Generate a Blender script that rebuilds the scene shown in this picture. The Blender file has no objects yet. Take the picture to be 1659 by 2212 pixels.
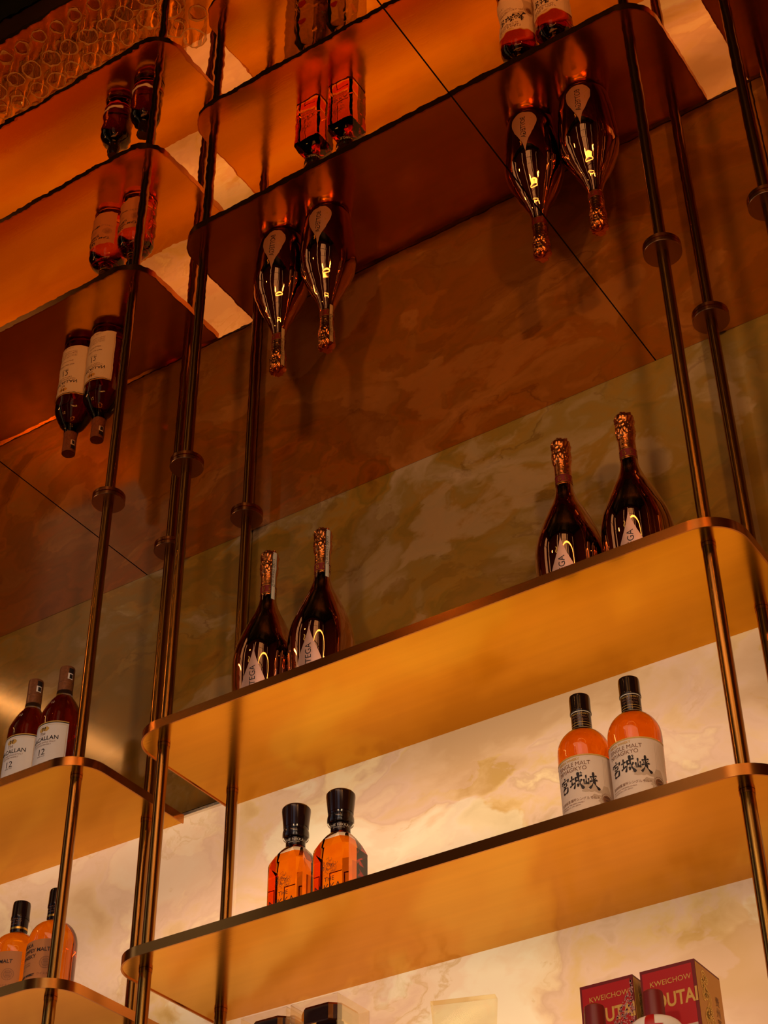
import bpy, bmesh, math, random
from mathutils import Vector, Matrix, noise
random.seed(7)
PI = math.pi
S = 0.70            # metres per layout unit: lengths below are in layout units measured from the wall/ceiling corner
ZC = 3.45           # ceiling height in metres
sc = bpy.context.scene
COL = sc.collection
def W(p): return Vector((p[0]*S, p[1]*S, ZC + p[2]*S))

# ---------------------------------------------------------------- camera
cam_d = bpy.data.cameras.new('camera'); cam = bpy.data.objects.new('camera', cam_d); COL.objects.link(cam)
yaw, pitch, roll, FPX = -0.5724, 0.6680, -0.0103, 3720.18
d = Vector((math.sin(yaw)*math.cos(pitch), math.cos(yaw)*math.cos(pitch), math.sin(pitch)))
r = Vector((math.cos(yaw), -math.sin(yaw), 0)); u = r.cross(d)
r2 = r*math.cos(roll) + u*math.sin(roll); u2 = -r*math.sin(roll) + u*math.cos(roll)
m = Matrix((r2, u2, -d)).transposed().to_4x4(); m.translation = W((0.9728, -2.8235, -2.7676))
cam.matrix_world = m
cam_d.sensor_fit = 'HORIZONTAL'; cam_d.sensor_width = 36; cam_d.lens = 36*FPX/1659
cam_d.clip_start = 0.02; cam_d.clip_end = 100
sc.camera = cam
# ---------------------------------------------------------------- world, exposure
wd = bpy.data.worlds.new('world'); sc.world = wd; wd.use_nodes = True
wd.node_tree.nodes['Background'].inputs[0].default_value = (0.02, 0.008, 0.004, 1)
wd.node_tree.nodes['Background'].inputs[1].default_value = 1.0
sc.view_settings.view_transform = 'Standard'; sc.view_settings.look = 'None'
sc.view_settings.exposure = 0.0; sc.view_settings.gamma = 1.0; sc.view_settings.use_curve_mapping = False
ONYX_POWER = 0.82      # strength of the backlit onyx
LAMP_POWER = 45.0     # globes of the pendant lamps
WINDOW_POWER = 0.85
def area(name, p, to, sx, sy, w, colr):
    l = bpy.data.lights.new(name, 'AREA'); l.shape = 'RECTANGLE'; l.size = sx; l.size_y = sy; l.energy = w; l.color = colr
    o = bpy.data.objects.new(name, l); COL.objects.link(o); o.location = W(p)
    o.rotation_euler = (W(to) - W(p)).to_track_quat('-Z', 'Y').to_euler(); return o
area('room_fill', (0.6, -3.9, 1.9), (-0.5, 0, -0.6), 3.6, 1.2, 40, (1.0, 0.50, 0.24))  # added fill light without a fixture, brightens the dim room
SPOTS = [((2.0, -3.2, -1.05), 68), ((-.05, -3.9, -1.0), 46)]     # added spotlights, unseen, that brighten the bottles and the upper stone
for p_, w_ in SPOTS:
    l_ = bpy.data.lights.new('fill_spot', 'SPOT'); l_.energy = w_; l_.color = (1.0, .62, .33); l_.spot_size = 1.5; l_.spot_blend = .6; l_.shadow_soft_size = .085
    o_ = bpy.data.objects.new('fill_spot', l_); COL.objects.link(o_); o_.location = W(p_)
    o_.rotation_euler = (W((-.7, 0, -.55)) - W(p_)).to_track_quat('-Z', 'Y').to_euler()
sc.cycles.transparent_max_bounces = 24

# ---------------------------------------------------------------- materials
def mat(name):
    m = bpy.data.materials.new(name); m.use_nodes = True
    nt = m.node_tree; nt.nodes.clear()
    out = nt.nodes.new('ShaderNodeOutputMaterial')
    return m, nt, out
def N(nt, t, **k):
    n = nt.nodes.new(t)
    for a, b in k.items():
        if a.startswith('i_'): n.inputs[int(a[2:])].default_value = b
        else: setattr(n, a, b)
    return n
def pbr(name, colr, rough=0.5, metal=0.0, spec=0.5, bump=None, var=None, emit=None, coat=0.0, aniso=0.0, trans=0.0, ior=1.45, alpha=1.0):
    m, nt, out = mat(name); p = N(nt, 'ShaderNodeBsdfPrincipled'); L = nt.links.new
    p.inputs['Base Color'].default_value = (*colr, 1); p.inputs['Roughness'].default_value = rough
    p.inputs['Metallic'].default_value = metal; p.inputs['Specular IOR Level'].default_value = spec
    p.inputs['Coat Weight'].default_value = coat; p.inputs['Anisotropic'].default_value = aniso
    p.inputs['Transmission Weight'].default_value = trans; p.inputs['IOR'].default_value = ior
    if emit: p.inputs['Emission Color'].default_value = (*emit[0], 1); p.inputs['Emission Strength'].default_value = emit[1]
    L(p.outputs[0], out.inputs[0])
    tc = N(nt, 'ShaderNodeTexCoord')
    if var:      # var = (scale vec, amount)
        mp = N(nt, 'ShaderNodeMapping'); mp.inputs['Scale'].default_value = var[0]; L(tc.outputs['Object'], mp.inputs[0])
        nz = N(nt, 'ShaderNodeTexNoise'); nz.inputs['Scale'].default_value = 1; nz.inputs['Detail'].default_value = 4; L(mp.outputs[0], nz.inputs['Vector'])
        mr = N(nt, 'ShaderNodeMapRange'); mr.inputs[1].default_value = 0.3; mr.inputs[2].default_value = 0.7
        mr.inputs[3].default_value = 1-var[1]; mr.inputs[4].default_value = 1+var[1]; L(nz.outputs[0], mr.inputs[0])
        mx = N(nt, 'ShaderNodeMix', data_type='RGBA', blend_type='MULTIPLY'); mx.inputs[0].default_value = 1
        mx.inputs[6].default_value = (*colr, 1); L(mr.outputs[0], mx.inputs[7]); L(mx.outputs[2], p.inputs['Base Color'])
    if bump:     # bump = (scale vec, strength, distance)
        mp = N(nt, 'ShaderNodeMapping'); mp.inputs['Scale'].default_value = bump[0]; L(tc.outputs['Object'], mp.inputs[0])
        nz = N(nt, 'ShaderNodeTexNoise'); nz.inputs['Scale'].default_value = 1; nz.inputs['Detail'].default_value = 2; L(mp.outputs[0], nz.inputs['Vector'])
        b = N(nt, 'ShaderNodeBump'); b.inputs['Strength'].default_value = bump[1]; b.inputs['Distance'].default_value = bump[2]
        L(nz.outputs[0], b.inputs['Height']); L(b.outputs[0], p.inputs['Normal'])
    return m

def onyx(name, lit):
    m, nt, out = mat(name); L = nt.links.new
    tc = N(nt, 'ShaderNodeTexCoord'); geo = N(nt, 'ShaderNodeNewGeometry')
    mp = N(nt, 'ShaderNodeMapping'); mp.inputs['Rotation'].default_value = (0, math.radians(-38), 0)
    mp.inputs['Scale'].default_value = (1.0, 1.0, 1.45)
    L(geo.outputs['Position'], mp.inputs[0])
    # warped coordinates: broad billowing clouds
    wn = N(nt, 'ShaderNodeTexNoise'); wn.inputs['Scale'].default_value = 2.6; wn.inputs['Detail'].default_value = 5; L(mp.outputs[0], wn.inputs['Vector'])
    wv = N(nt, 'ShaderNodeVectorMath', operation='MULTIPLY_ADD'); wv.inputs[1].default_value = (0.56,)*3; L(wn.outputs['Color'], wv.inputs[0]); L(mp.outputs[0], wv.inputs[2])
    n1 = N(nt, 'ShaderNodeTexNoise'); n1.inputs['Scale'].default_value = 3.4; n1.inputs['Detail'].default_value = 7; n1.inputs['Roughness'].default_value = .55; L(wv.outputs[0], n1.inputs['Vector'])
    n2 = N(nt, 'ShaderNodeTexNoise'); n2.inputs['Scale'].default_value = 1.7; n2.inputs['Detail'].default_value = 3; L(wv.outputs[0], n2.inputs['Vector'])
    # stepped cloud edges: smooth voronoi cells seen through the warp
    vo = N(nt, 'ShaderNodeTexVoronoi', feature='SMOOTH_F1'); vo.inputs['Scale'].default_value = 4.2; vo.inputs['Smoothness'].default_value = .18; L(wv.outputs[0], vo.inputs['Vector'])
    r1 = N(nt, 'ShaderNodeValToRGB'); e = r1.color_ramp.elements
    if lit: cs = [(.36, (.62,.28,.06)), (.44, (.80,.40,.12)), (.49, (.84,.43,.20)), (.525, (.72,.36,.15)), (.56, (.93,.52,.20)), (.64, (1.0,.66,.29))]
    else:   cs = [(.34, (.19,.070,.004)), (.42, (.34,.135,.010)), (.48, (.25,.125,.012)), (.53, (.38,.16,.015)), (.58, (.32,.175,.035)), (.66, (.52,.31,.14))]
    while len(e) < len(cs): e.new(.5)
    for k, (p, c) in enumerate(cs): e[k].position = p; e[k].color = (*c, 1)
    ad = N(nt, 'ShaderNodeMath', operation='MULTIPLY_ADD'); ad.inputs[1].default_value = .22; L(vo.outputs['Color'], ad.inputs[0]); L(n1.outputs[0], ad.inputs[2])
    sb = N(nt, 'ShaderNodeMath', operation='SUBTRACT'); sb.inputs[1].default_value = .11; L(ad.outputs[0], sb.inputs[0])
    L(sb.outputs[0], r1.inputs[0])
    # pink-grey / olive drift
    mx = N(nt, 'ShaderNodeMix', data_type='RGBA', blend_type='MIX'); L(r1.outputs[0], mx.inputs[6])
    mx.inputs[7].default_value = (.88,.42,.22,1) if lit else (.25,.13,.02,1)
    mr = N(nt, 'ShaderNodeMapRange'); mr.inputs[1].default_value = .42; mr.inputs[2].default_value = .60; mr.inputs[4].default_value = .60; L(n2.outputs[0], mr.inputs[0]); L(mr.outputs[0], mx.inputs[0])
    # thin rusty veins where a warped noise crosses its middle
    vn = N(nt, 'ShaderNodeTexNoise'); vn.inputs['Scale'].default_value = 1.9; vn.inputs['Detail'].default_value = 9; vn.inputs['Roughness'].default_value = .6; L(wv.outputs[0], vn.inputs['Vector'])
    a1 = N(nt, 'ShaderNodeMath', operation='SUBTRACT'); a1.inputs[1].default_value = .5; L(vn.outputs[0], a1.inputs[0])
    a2 = N(nt, 'ShaderNodeMath', operation='ABSOLUTE'); L(a1.outputs[0], a2.inputs[0])
    mv = N(nt, 'ShaderNodeMapRange'); mv.inputs[1].default_value = 0; mv.inputs[2].default_value = .012; mv.inputs[3].default_value = .55; mv.inputs[4].default_value = 0; L(a2.outputs[0], mv.inputs[0])
    mk = N(nt, 'ShaderNodeMath', operation='MULTIPLY'); L(mv.outputs[0], mk.inputs[0]); 
    mr2 = N(nt, 'ShaderNodeMapRange'); mr2.inputs[1].default_value = .5; mr2.inputs[2].default_value = .62; L(n1.outputs[0], mr2.inputs[0]); L(mr2.outputs[0], mk.inputs[1])
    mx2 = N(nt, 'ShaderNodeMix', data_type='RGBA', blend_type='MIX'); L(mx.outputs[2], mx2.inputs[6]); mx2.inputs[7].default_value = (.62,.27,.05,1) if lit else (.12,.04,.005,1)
    L(mk.outputs[0], mx2.inputs[0])
    # crisp layer edges of the stone
    n3 = N(nt, 'ShaderNodeTexNoise'); n3.inputs['Scale'].default_value = 2.3; n3.inputs['Detail'].default_value = 9; n3.inputs['Roughness'].default_value = .52
    o3 = N(nt, 'ShaderNodeVectorMath', operation='ADD'); o3.inputs[1].default_value = (3.1, 7.7, 1.3); L(wv.outputs[0], o3.inputs[0]); L(o3.outputs[0], n3.inputs['Vector'])
    last = mx2.outputs[2]
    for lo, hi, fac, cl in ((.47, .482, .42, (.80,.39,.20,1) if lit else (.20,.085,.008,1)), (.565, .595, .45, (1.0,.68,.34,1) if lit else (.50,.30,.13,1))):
        q = N(nt, 'ShaderNodeMapRange', interpolation_type='SMOOTHSTEP'); q.inputs[1].default_value = lo; q.inputs[2].default_value = hi; q.inputs[4].default_value = fac
        if hi < .5: q.inputs[3].default_value = fac; q.inputs[4].default_value = 0
        L(n3.outputs[0], q.inputs[0]); x = N(nt, 'ShaderNodeMix', data_type='RGBA', blend_type='MIX'); L(last, x.inputs[6]); x.inputs[7].default_value = cl
        L(q.outputs[0], x.inputs[0]); last = x.outputs[2]
    p = N(nt, 'ShaderNodeBsdfPrincipled'); p.inputs['Roughness'].default_value = .12
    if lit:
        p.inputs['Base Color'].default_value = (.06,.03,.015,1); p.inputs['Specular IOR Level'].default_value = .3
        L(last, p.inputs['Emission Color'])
        # uneven backlight, varied by a noise in the emission strength
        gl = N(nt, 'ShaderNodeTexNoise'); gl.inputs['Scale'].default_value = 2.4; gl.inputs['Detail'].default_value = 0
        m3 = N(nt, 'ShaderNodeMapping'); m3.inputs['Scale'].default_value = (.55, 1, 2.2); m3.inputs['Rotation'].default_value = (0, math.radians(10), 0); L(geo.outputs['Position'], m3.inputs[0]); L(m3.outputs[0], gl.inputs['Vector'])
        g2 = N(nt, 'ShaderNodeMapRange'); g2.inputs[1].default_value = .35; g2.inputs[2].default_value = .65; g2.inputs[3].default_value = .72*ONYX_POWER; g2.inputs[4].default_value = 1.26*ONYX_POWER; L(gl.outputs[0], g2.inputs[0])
        # backlight falloff put into the emission: brightest mid bay, dimmer near the shelves
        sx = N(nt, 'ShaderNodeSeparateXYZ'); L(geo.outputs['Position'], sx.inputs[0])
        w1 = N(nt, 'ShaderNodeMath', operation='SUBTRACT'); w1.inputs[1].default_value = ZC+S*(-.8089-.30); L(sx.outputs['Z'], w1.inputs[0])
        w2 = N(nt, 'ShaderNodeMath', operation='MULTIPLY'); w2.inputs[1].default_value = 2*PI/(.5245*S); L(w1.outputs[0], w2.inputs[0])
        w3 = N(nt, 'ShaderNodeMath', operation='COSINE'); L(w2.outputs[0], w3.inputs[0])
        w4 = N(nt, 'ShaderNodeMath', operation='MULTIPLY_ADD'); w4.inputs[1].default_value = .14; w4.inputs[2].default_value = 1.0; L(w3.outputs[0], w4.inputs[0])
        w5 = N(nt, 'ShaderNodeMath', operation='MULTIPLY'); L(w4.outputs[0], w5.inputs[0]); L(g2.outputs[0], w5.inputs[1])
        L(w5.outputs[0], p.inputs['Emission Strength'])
    else:
        L(last, p.inputs['Base Color']); p.inputs['Specular IOR Level'].default_value = .5
    L(p.outputs[0], out.inputs[0])
    return m

M = {}
M['onyx_lit'] = onyx('backlit onyx', True)
M['onyx'] = onyx('unlit onyx', False)
M['mirror'] = pbr('bronze tinted mirror', (.86,.41,.13), rough=0.0, metal=1, bump=((30,30,30), .5, .00008))
M['brass'] = pbr('satin brass', (.34,.16,.03), rough=.22, metal=1, aniso=.0, var=((2,2,2), .06))
M['brass_sheet'] = pbr('brushed brass sheet', (.70,.325,.006), rough=.165, metal=1, var=((3,60,3), .03), bump=((6,420,6), .10, .0004))
M['band'] = pbr('brushed brass band', (.52,.20,.035), rough=.22, metal=1, var=((2,2,40), .05))
M['bronze'] = pbr('dark bronze', (.42,.16,.05), rough=.25, metal=1)
M['steel'] = pbr('polished steel trim', (.7,.66,.6), rough=.2, metal=1)
M['dark'] = pbr('dark joint', (.02,.008,.004), rough=.8)
M['room'] = pbr('dark red-brown plaster', (.085,.022,.012), rough=.8, var=((1.5,1.5,1.5), .2))
M['floor'] = pbr('dark green-black stone', (.012,.018,.010), rough=.25, var=((2,2,2), .4))
M['counter'] = pbr('dark walnut', (.05,.02,.01), rough=.4, var=((2,20,2), .3))
M['day'] = pbr('daylight pane', (0,0,0), rough=.3, emit=((.62,.74,1.0), WINDOW_POWER))
M['bulb'] = pbr('lamp globe', (.9,.8,.6), rough=.4, emit=((1.0,.78,.50), LAMP_POWER))
M['ring_glow'] = pbr('ring lamp diffuser', (.9,.8,.6), rough=.4, emit=((1.0,.74,.42), 9.0))
M['copper'] = pbr('copper mirror glass', (.70,.38,.24), rough=.025, metal=1)
M['foil'] = pbr('crumpled copper foil', (.88,.34,.10), rough=.20, metal=1, bump=((180,180,180), .5, .002))
M['pinklabel'] = pbr('pale pink satin label', (.80,.48,.34), rough=.42, metal=.75)
M['paper'] = pbr('white label paper', (.78,.70,.62), rough=.6)
M['cream'] = pbr('cream label paper', (.72,.58,.44), rough=.6)
M['beige'] = pbr('brown landscape print', (.50,.37,.25), rough=.6)
M['orange'] = pbr('orange label paper', (.50,.19,.05), rough=.6)
M['tax'] = pbr('tax strip paper', (.62,.55,.42), rough=.6)
M['teal'] = pbr('teal strip edge', (.02,.10,.07), rough=.6)
M['ink'] = pbr('black ink', (.012,.006,.006), rough=.6)
M['brownink'] = pbr('brown ink', (.20,.08,.03), rough=.6)
M['gold'] = pbr('gold print', (.85,.48,.08), rough=.3, metal=1)
M['goldink'] = pbr('gold ink', (.62,.36,.07), rough=.5)
M['blackcap'] = pbr('black gloss cap', (.012,.005,.004), rough=.12)
M['browncap'] = pbr('brown leather-look capsule', (.20,.065,.02), rough=.42, var=((300,300,300), .25))
M['corkcap'] = pbr('dark wooden stopper', (.018,.006,.004), rough=.15)
M['red'] = pbr('red print', (.42,.008,.008), rough=.4)
M['darkred'] = pbr('dark red cap', (.16,.006,.005), rough=.45)
M['silverflake'] = pbr('hologram foil flakes', (.75,.35,.30), rough=.35, metal=.6)
M['rim'] = pbr('thick glass rim', (.85,.66,.34), rough=.08, spec=.8, trans=.55, ior=1.3)
M['scroll'] = pbr('bright gold scroll', (.95,.62,.12), rough=.5)
M['boxwhite'] = pbr('off-white carton', (.55,.42,.32), rough=.5)
M['boxgold'] = pbr('gold carton', (.55,.26,.03), rough=.4, metal=.4)
M['porcelain'] = pbr('white porcelain', (.80,.72,.62), rough=.15)
M['chrome'] = pbr('chrome', (.85,.80,.76), rough=.08, metal=1)
def clear(name, tint, rough=0.0, ior=1.45):
    m, nt, out = mat(name); g = N(nt, 'ShaderNodeBsdfPrincipled')
    g.inputs['Base Color'].default_value = (*tint, 1); g.inputs['Transmission Weight'].default_value = 1
    g.inputs['Roughness'].default_value = rough; g.inputs['IOR'].default_value = ior
    nt.links.new(g.outputs[0], out.inputs[0]); return m
M['glass'] = clear('clear glass', (.96,.95,.88))
M['smoke'] = clear('very dark bottle glass', (.16,.03,.012))
def thin(name, tint, gl=.6):
    m, nt, out = mat(name); t = N(nt, 'ShaderNodeBsdfTransparent'); t.inputs[0].default_value = (*tint, 1)
    g = N(nt, 'ShaderNodeBsdfGlossy'); g.inputs['Color'].default_value = (1, .93, .8, 1); g.inputs['Roughness'].default_value = .03
    lw = N(nt, 'ShaderNodeLayerWeight'); lw.inputs[0].default_value = .22
    mu = N(nt, 'ShaderNodeMath', operation='MULTIPLY'); mu.inputs[1].default_value = gl; nt.links.new(lw.outputs['Fresnel'], mu.inputs[0])
    mx = N(nt, 'ShaderNodeMixShader'); nt.links.new(mu.outputs[0], mx.inputs[0]); nt.links.new(t.outputs[0], mx.inputs[1]); nt.links.new(g.outputs[0], mx.inputs[2])
    nt.links.new(mx.outputs[0], out.inputs[0]); return m
M['acrylic'] = thin('acrylic sheet', (.96,.93,.88), .5)
M['thinglass'] = thin('thin blown glass', (.95,.92,.80), .55)
M['crystal'] = clear('cut crystal', (.95,.90,.74), ior=1.18)
def liquid(name, tint):
    m, nt, out = mat(name); t = N(nt, 'ShaderNodeBsdfTransparent'); t.inputs[0].default_value = (*tint, 1)
    nt.links.new(t.outputs[0], out.inputs[0]); return m
M['whisky'] = liquid('amber whisky', (.83,.36,.04))
M['whisky_deep'] = liquid('deep amber whisky', (.72,.20,.02))
M['whisky_red'] = liquid('red amber whisky', (.93,.46,.05))

# ---------------------------------------------------------------- mesh helpers
_txt = {}
def text2d(s, size, step=None, fat=0.0):
    key = (s, round(size, 5), step, fat)
    if key in _txt: return _txt[key]
    c = bpy.data.curves.new('t', 'FONT'); c.body = s; c.size = size; c.align_x = 'CENTER'; c.offset = fat; c.resolution_u = 3
    o = bpy.data.objects.new('t', c); COL.objects.link(o); bpy.context.view_layer.update()
    me = bpy.data.meshes.new_from_object(o.evaluated_get(bpy.context.evaluated_depsgraph_get()))
    bpy.data.objects.remove(o); bpy.data.curves.remove(c)
    bm = bmesh.new(); bm.from_mesh(me); bpy.data.meshes.remove(me)
    if step:
        xs = [v.co.x for v in bm.verts]
        if xs:
            x = math.ceil(min(xs)/step)*step
            while x < max(xs):
                bmesh.ops.bisect_plane(bm, geom=bm.verts[:]+bm.edges[:]+bm.faces[:], plane_co=(x, 0, 0), plane_no=(1, 0, 0)); x += step
    bm.verts.ensure_lookup_table()
    res = ([(v.co.x, v.co.y) for v in bm.verts], [[v.index for v in f.verts] for f in bm.faces]); bm.free()
    _txt[key] = res; return res

class MB:
    """collects geometry in layout units; build() links it as ONE mesh object"""
    def __init__(s): s.v = []; s.f = []; s.m = []
    def add(s, vs, fs, mi=0):
        b = len(s.v); s.v += [tuple(v) for v in vs]; s.f += [[i+b for i in f] for f in fs]; s.m += [mi]*len(fs); return s
    def lathe(s, prof, seg=48, mi=0, cx=0, cy=0, jit=None):
        vs = []; n = len(prof)
        for k, (rr, z) in enumerate(prof):
            for i in range(seg):
                a = 2*PI*i/seg; q = rr
                if jit: q = rr*(1 + jit*noise.noise(Vector((math.cos(a)*3.1, math.sin(a)*3.1, z*160))))
                vs.append((cx+q*math.cos(a), cy+q*math.sin(a), z))
        fs = []
        for k in range(n-1):
            for i in range(seg):
                j = (i+1) % seg
                fs.append((k*seg+i, k*seg+j, (k+1)*seg+j, (k+1)*seg+i))
        if prof[0][0] > 1e-6: fs.append(tuple(range(seg))[::-1])
        if prof[-1][0] > 1e-6: fs.append(tuple((n-1)*seg+i for i in range(seg)))
        return s.add(vs, fs, mi)
    def box(s, a, b, mi=0):
        x0, y0, z0 = a; x1, y1, z1 = b
        vs = [(x0,y0,z0),(x1,y0,z0),(x1,y1,z0),(x0,y1,z0),(x0,y0,z1),(x1,y0,z1),(x1,y1,z1),(x0,y1,z1)]
        return s.add(vs, [(0,3,2,1),(4,5,6,7),(0,1,5,4),(1,2,6,5),(2,3,7,6),(3,0,4,7)], mi)
    def rings(s, rings, mi=0, cap0=True, cap1=True):
        n = len(rings[0]); vs = [p for r_ in rings for p in r_]; fs = []
        for k in range(len(rings)-1):
            for i in range(n):
                j = (i+1) % n; fs.append((k*n+i, k*n+j, (k+1)*n+j, (k+1)*n+i))
        if cap0: fs.append(tuple(range(n))[::-1])
        if cap1: fs.append(tuple((len(rings)-1)*n+i for i in range(n)))
        return s.add(vs, fs, mi)
    def patch(s, rf, a0, a1, z0, z1, mi=0, na=24, nz=8, eps=.0006, edge=None):
        """strip wrapped on a body of revolution; angles measured from -Y towards +X; edge(t) may narrow it with height"""
        vs = []
        for k in range(nz+1):
            z = z0+(z1-z0)*k/nz
            for i in range(na+1):
                a = a0+(a1-a0)*i/na
                if edge:
                    w_ = edge(k/nz); a = (a0+a1)/2 + (a-(a0+a1)/2)*w_
                q = rf(z)+eps; vs.append((q*math.sin(a), -q*math.cos(a), z))
        fs = [(k*(na+1)+i, k*(na+1)+i+1, (k+1)*(na+1)+i+1, (k+1)*(na+1)+i) for k in range(nz) for i in range(na)]
        return s.add(vs, fs, mi)
    def text(s, t, size, rf, ang, z, mi=1, eps=.0011, rot=False, fat=0.0, sx=1.0, tilt=0.0):
        step = .006
        v2, fs = text2d(t, size, step if not rot else None, fat)
        vs = []
        for (x, y) in v2:
            x *= sx
            if rot: x, y = -y, x
            y += tilt*x
            zz = z+y; q = rf(zz)+eps; a = ang + x/q
            vs.append((q*math.sin(a), -q*math.cos(a), zz))
        return s.add(vs, fs, mi)
    def flat(s, t, size, org, ux, uy, mi=1, fat=0.0, sx=1.0):
        v2, fs = text2d(t, size, None, fat); org, ux, uy = Vector(org), Vector(ux), Vector(uy)
        return s.add([org+ux*x*sx+uy*y for x, y in v2], fs, mi)
    def build(s, name, mats, parent=None, sharp=30, smooth=True, loc=None):
        me = bpy.data.meshes.new(name); me.from_pydata([(x*S, y*S, z*S) for x, y, z in s.v], [], s.f)
        for k in (mats if isinstance(mats, (list, tuple)) else [mats]): me.materials.append(M[k])
        me.polygons.foreach_set('material_index', s.m)
        me.polygons.foreach_set('use_smooth', [smooth]*len(me.polygons)); me.update(); me.validate()
        if smooth: me.set_sharp_from_angle(angle=math.radians(sharp))
        o = bpy.data.objects.new(name, me); COL.objects.link(o)
        if parent: o.parent = parent
        if parent is None: o.location = W(loc or (0, 0, 0))
        return o
def tag(o, label=None, cat=None, group=None, kind=None):
    if label: o['label'] = label
    if cat: o['category'] = cat
    if group: o['group'] = group
    if kind: o['kind'] = kind
    return o
def empty(name, loc, rz=0):
    o = bpy.data.objects.new(name, None); COL.objects.link(o); o.location = W(loc); o.rotation_euler = (0, 0, rz); o.empty_display_size = .05
    return o
def copy_tree(o, parent=None):
    c = o.copy(); COL.objects.link(c); c.parent = parent
    if parent is None and 'label' in c: del c['label']
    for ch in [x for x in list(bpy.data.objects) if x.parent == o]: copy_tree(ch, c)
    return c
def place(o, loc, rz=0): o.location = W(loc); o.rotation_euler = (0, 0, rz); return o
def interp(prof):
    pts = sorted((z, q) for q, z in prof)
    def f(z):
        if z <= pts[0][0]: return pts[0][1]
        for (z0, q0), (z1, q1) in zip(pts, pts[1:]):
            if z0 <= z <= z1: return q0 if z1 == z0 else q0+(q1-q0)*(z-z0)/(z1-z0)
        return pts[-1][1]
    return f
def D(x): return math.radians(x)
# ---------------------------------------------------------------- the setting
ZA, STEP, H = -0.8089, 0.5245, 0.022
SHELF_Z = [ZA - k*STEP for k in range(4)]      # undersides of the four shelf levels
YF, YB, YRF, YRB = -0.3754, -0.0013, -0.3098, -0.0598
JOINTS = [-4.3, -2.786, -1.2586, 0.2688, 1.796, 3.6]
for a, b in zip(JOINTS, JOINTS[1:]):
    g = .0022
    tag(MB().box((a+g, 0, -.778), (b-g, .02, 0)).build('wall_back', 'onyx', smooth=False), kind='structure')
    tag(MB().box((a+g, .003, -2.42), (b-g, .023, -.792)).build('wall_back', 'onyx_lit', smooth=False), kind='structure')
tag(MB().box((-4.3, -.0015, -.7885), (3.6, .02, -.781)).build('trim_1', 'steel', smooth=False), kind='structure')
tag(MB().box((-4.3, .024, -4.93), (3.6, .1, 2.2)).build('wall_back', 'dark', smooth=False), kind='structure')
tag(MB().box((-4.3, 0, -3.3), (3.6, .023, -2.425)).build('wall_back', 'counter', smooth=False), kind='structure')
SEAMS = [-4.3, -3.14, -1.6125, -.0858, 1.441, 2.968, 3.6]
for k, (a, b) in enumerate(zip(SEAMS, SEAMS[1:])):
    o = MB().box((a+.0016, -1.62, 0), (b-.0016, -.0008, .008)).build('ceiling', 'mirror', smooth=False); tag(o, kind='structure')
tag(MB().box((-4.3, -1.64, .0095), (3.6, .0, .05)).build('ceiling', 'dark', smooth=False), kind='structure')
tag(MB().box((-4.3, -1.66, 0), (3.6, -1.64, 2.2)).build('wall_soffit', 'room', smooth=False), kind='structure')
tag(MB().box((-4.3, -4.6, 2.2), (3.6, 0, 2.25)).build('ceiling', 'room', smooth=False), kind='structure')
tag(MB().box((-4.3, -4.6, -4.98), (3.6, .1, -4.93)).build('floor', 'floor', smooth=False), kind='structure')
tag(MB().box((-4.35, -4.6, -4.93), (-4.3, .1, 2.2)).build('wall_left', 'room', smooth=False), kind='structure')
tag(MB().box((3.6, -4.6, -4.93), (3.65, .1, 2.2)).build('wall_right', 'room', smooth=False), kind='structure')
tag(MB().box((-4.3, -4.65, -4.93), (3.6, -4.6, 2.2)).build('wall_front', 'room', smooth=False), kind='structure')
def window(k, c, wx, z0, z1, axis, nv=2, nh=5):
    """tall steel window with glazing bars; axis 'y': on the front wall, 'x': on the left wall"""
    w = MB(); p = MB()
    def bx(mb, a0, a1, za, zb, t0, t1):
        if axis == 'y': mb.box((a0, -4.6+t0, za), (a1, -4.6+t1, zb))
        else: mb.box((-4.3+t0, a0, za), (-4.3+t1, a1, zb))
    bx(p, c-wx/2, c+wx/2, z0, z1, .005, .012)
    for i in range(nv+1):
        x = c-wx/2+wx*i/nv; bx(w, x-.018, x+.018, z0, z1, .012, .04)
    for i in range(nh+1):
        z = z0+(z1-z0)*i/nh; bx(w, c-wx/2-.02, c+wx/2+.02, z-.014, z+.014, .012, .04)
    o = w.build('window_%d' % k, 'dark', smooth=False); tag(o, kind='structure')
    p.build('window_pane', 'day', o, smooth=False)
window(1, .40, 1.25, -4.3, 1.9, 'y', 3, 5)
window(2, 1.30, .16, -4.3, 1.9, 'y', 1, 5)
window(3, -1.35, .22, -4.3, 1.9, 'y', 1, 5)
window(4, -2.55, .9, -4.3, 1.9, 'x', 3, 5)
window(5, -4.0, .5, -4.3, 1.9, 'x', 2, 5)
window(6, 2.9, .14, -4.3, 1.9, 'y', 1, 5)
# back counter below the shelves
bc = empty('back_counter', (-.4, -.2, -4.93)); tag(bc, 'dark walnut back counter under the brass shelves', 'counter')
MB().box((-3.7, -.42, .02), (3.9, .19, 1.58)).build('cabinet', 'counter', bc, smooth=False)
MB().box((-3.8, -.46, 1.58), (3.9, .19, 1.63)).build('countertop', 'floor', bc, smooth=False)

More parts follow.
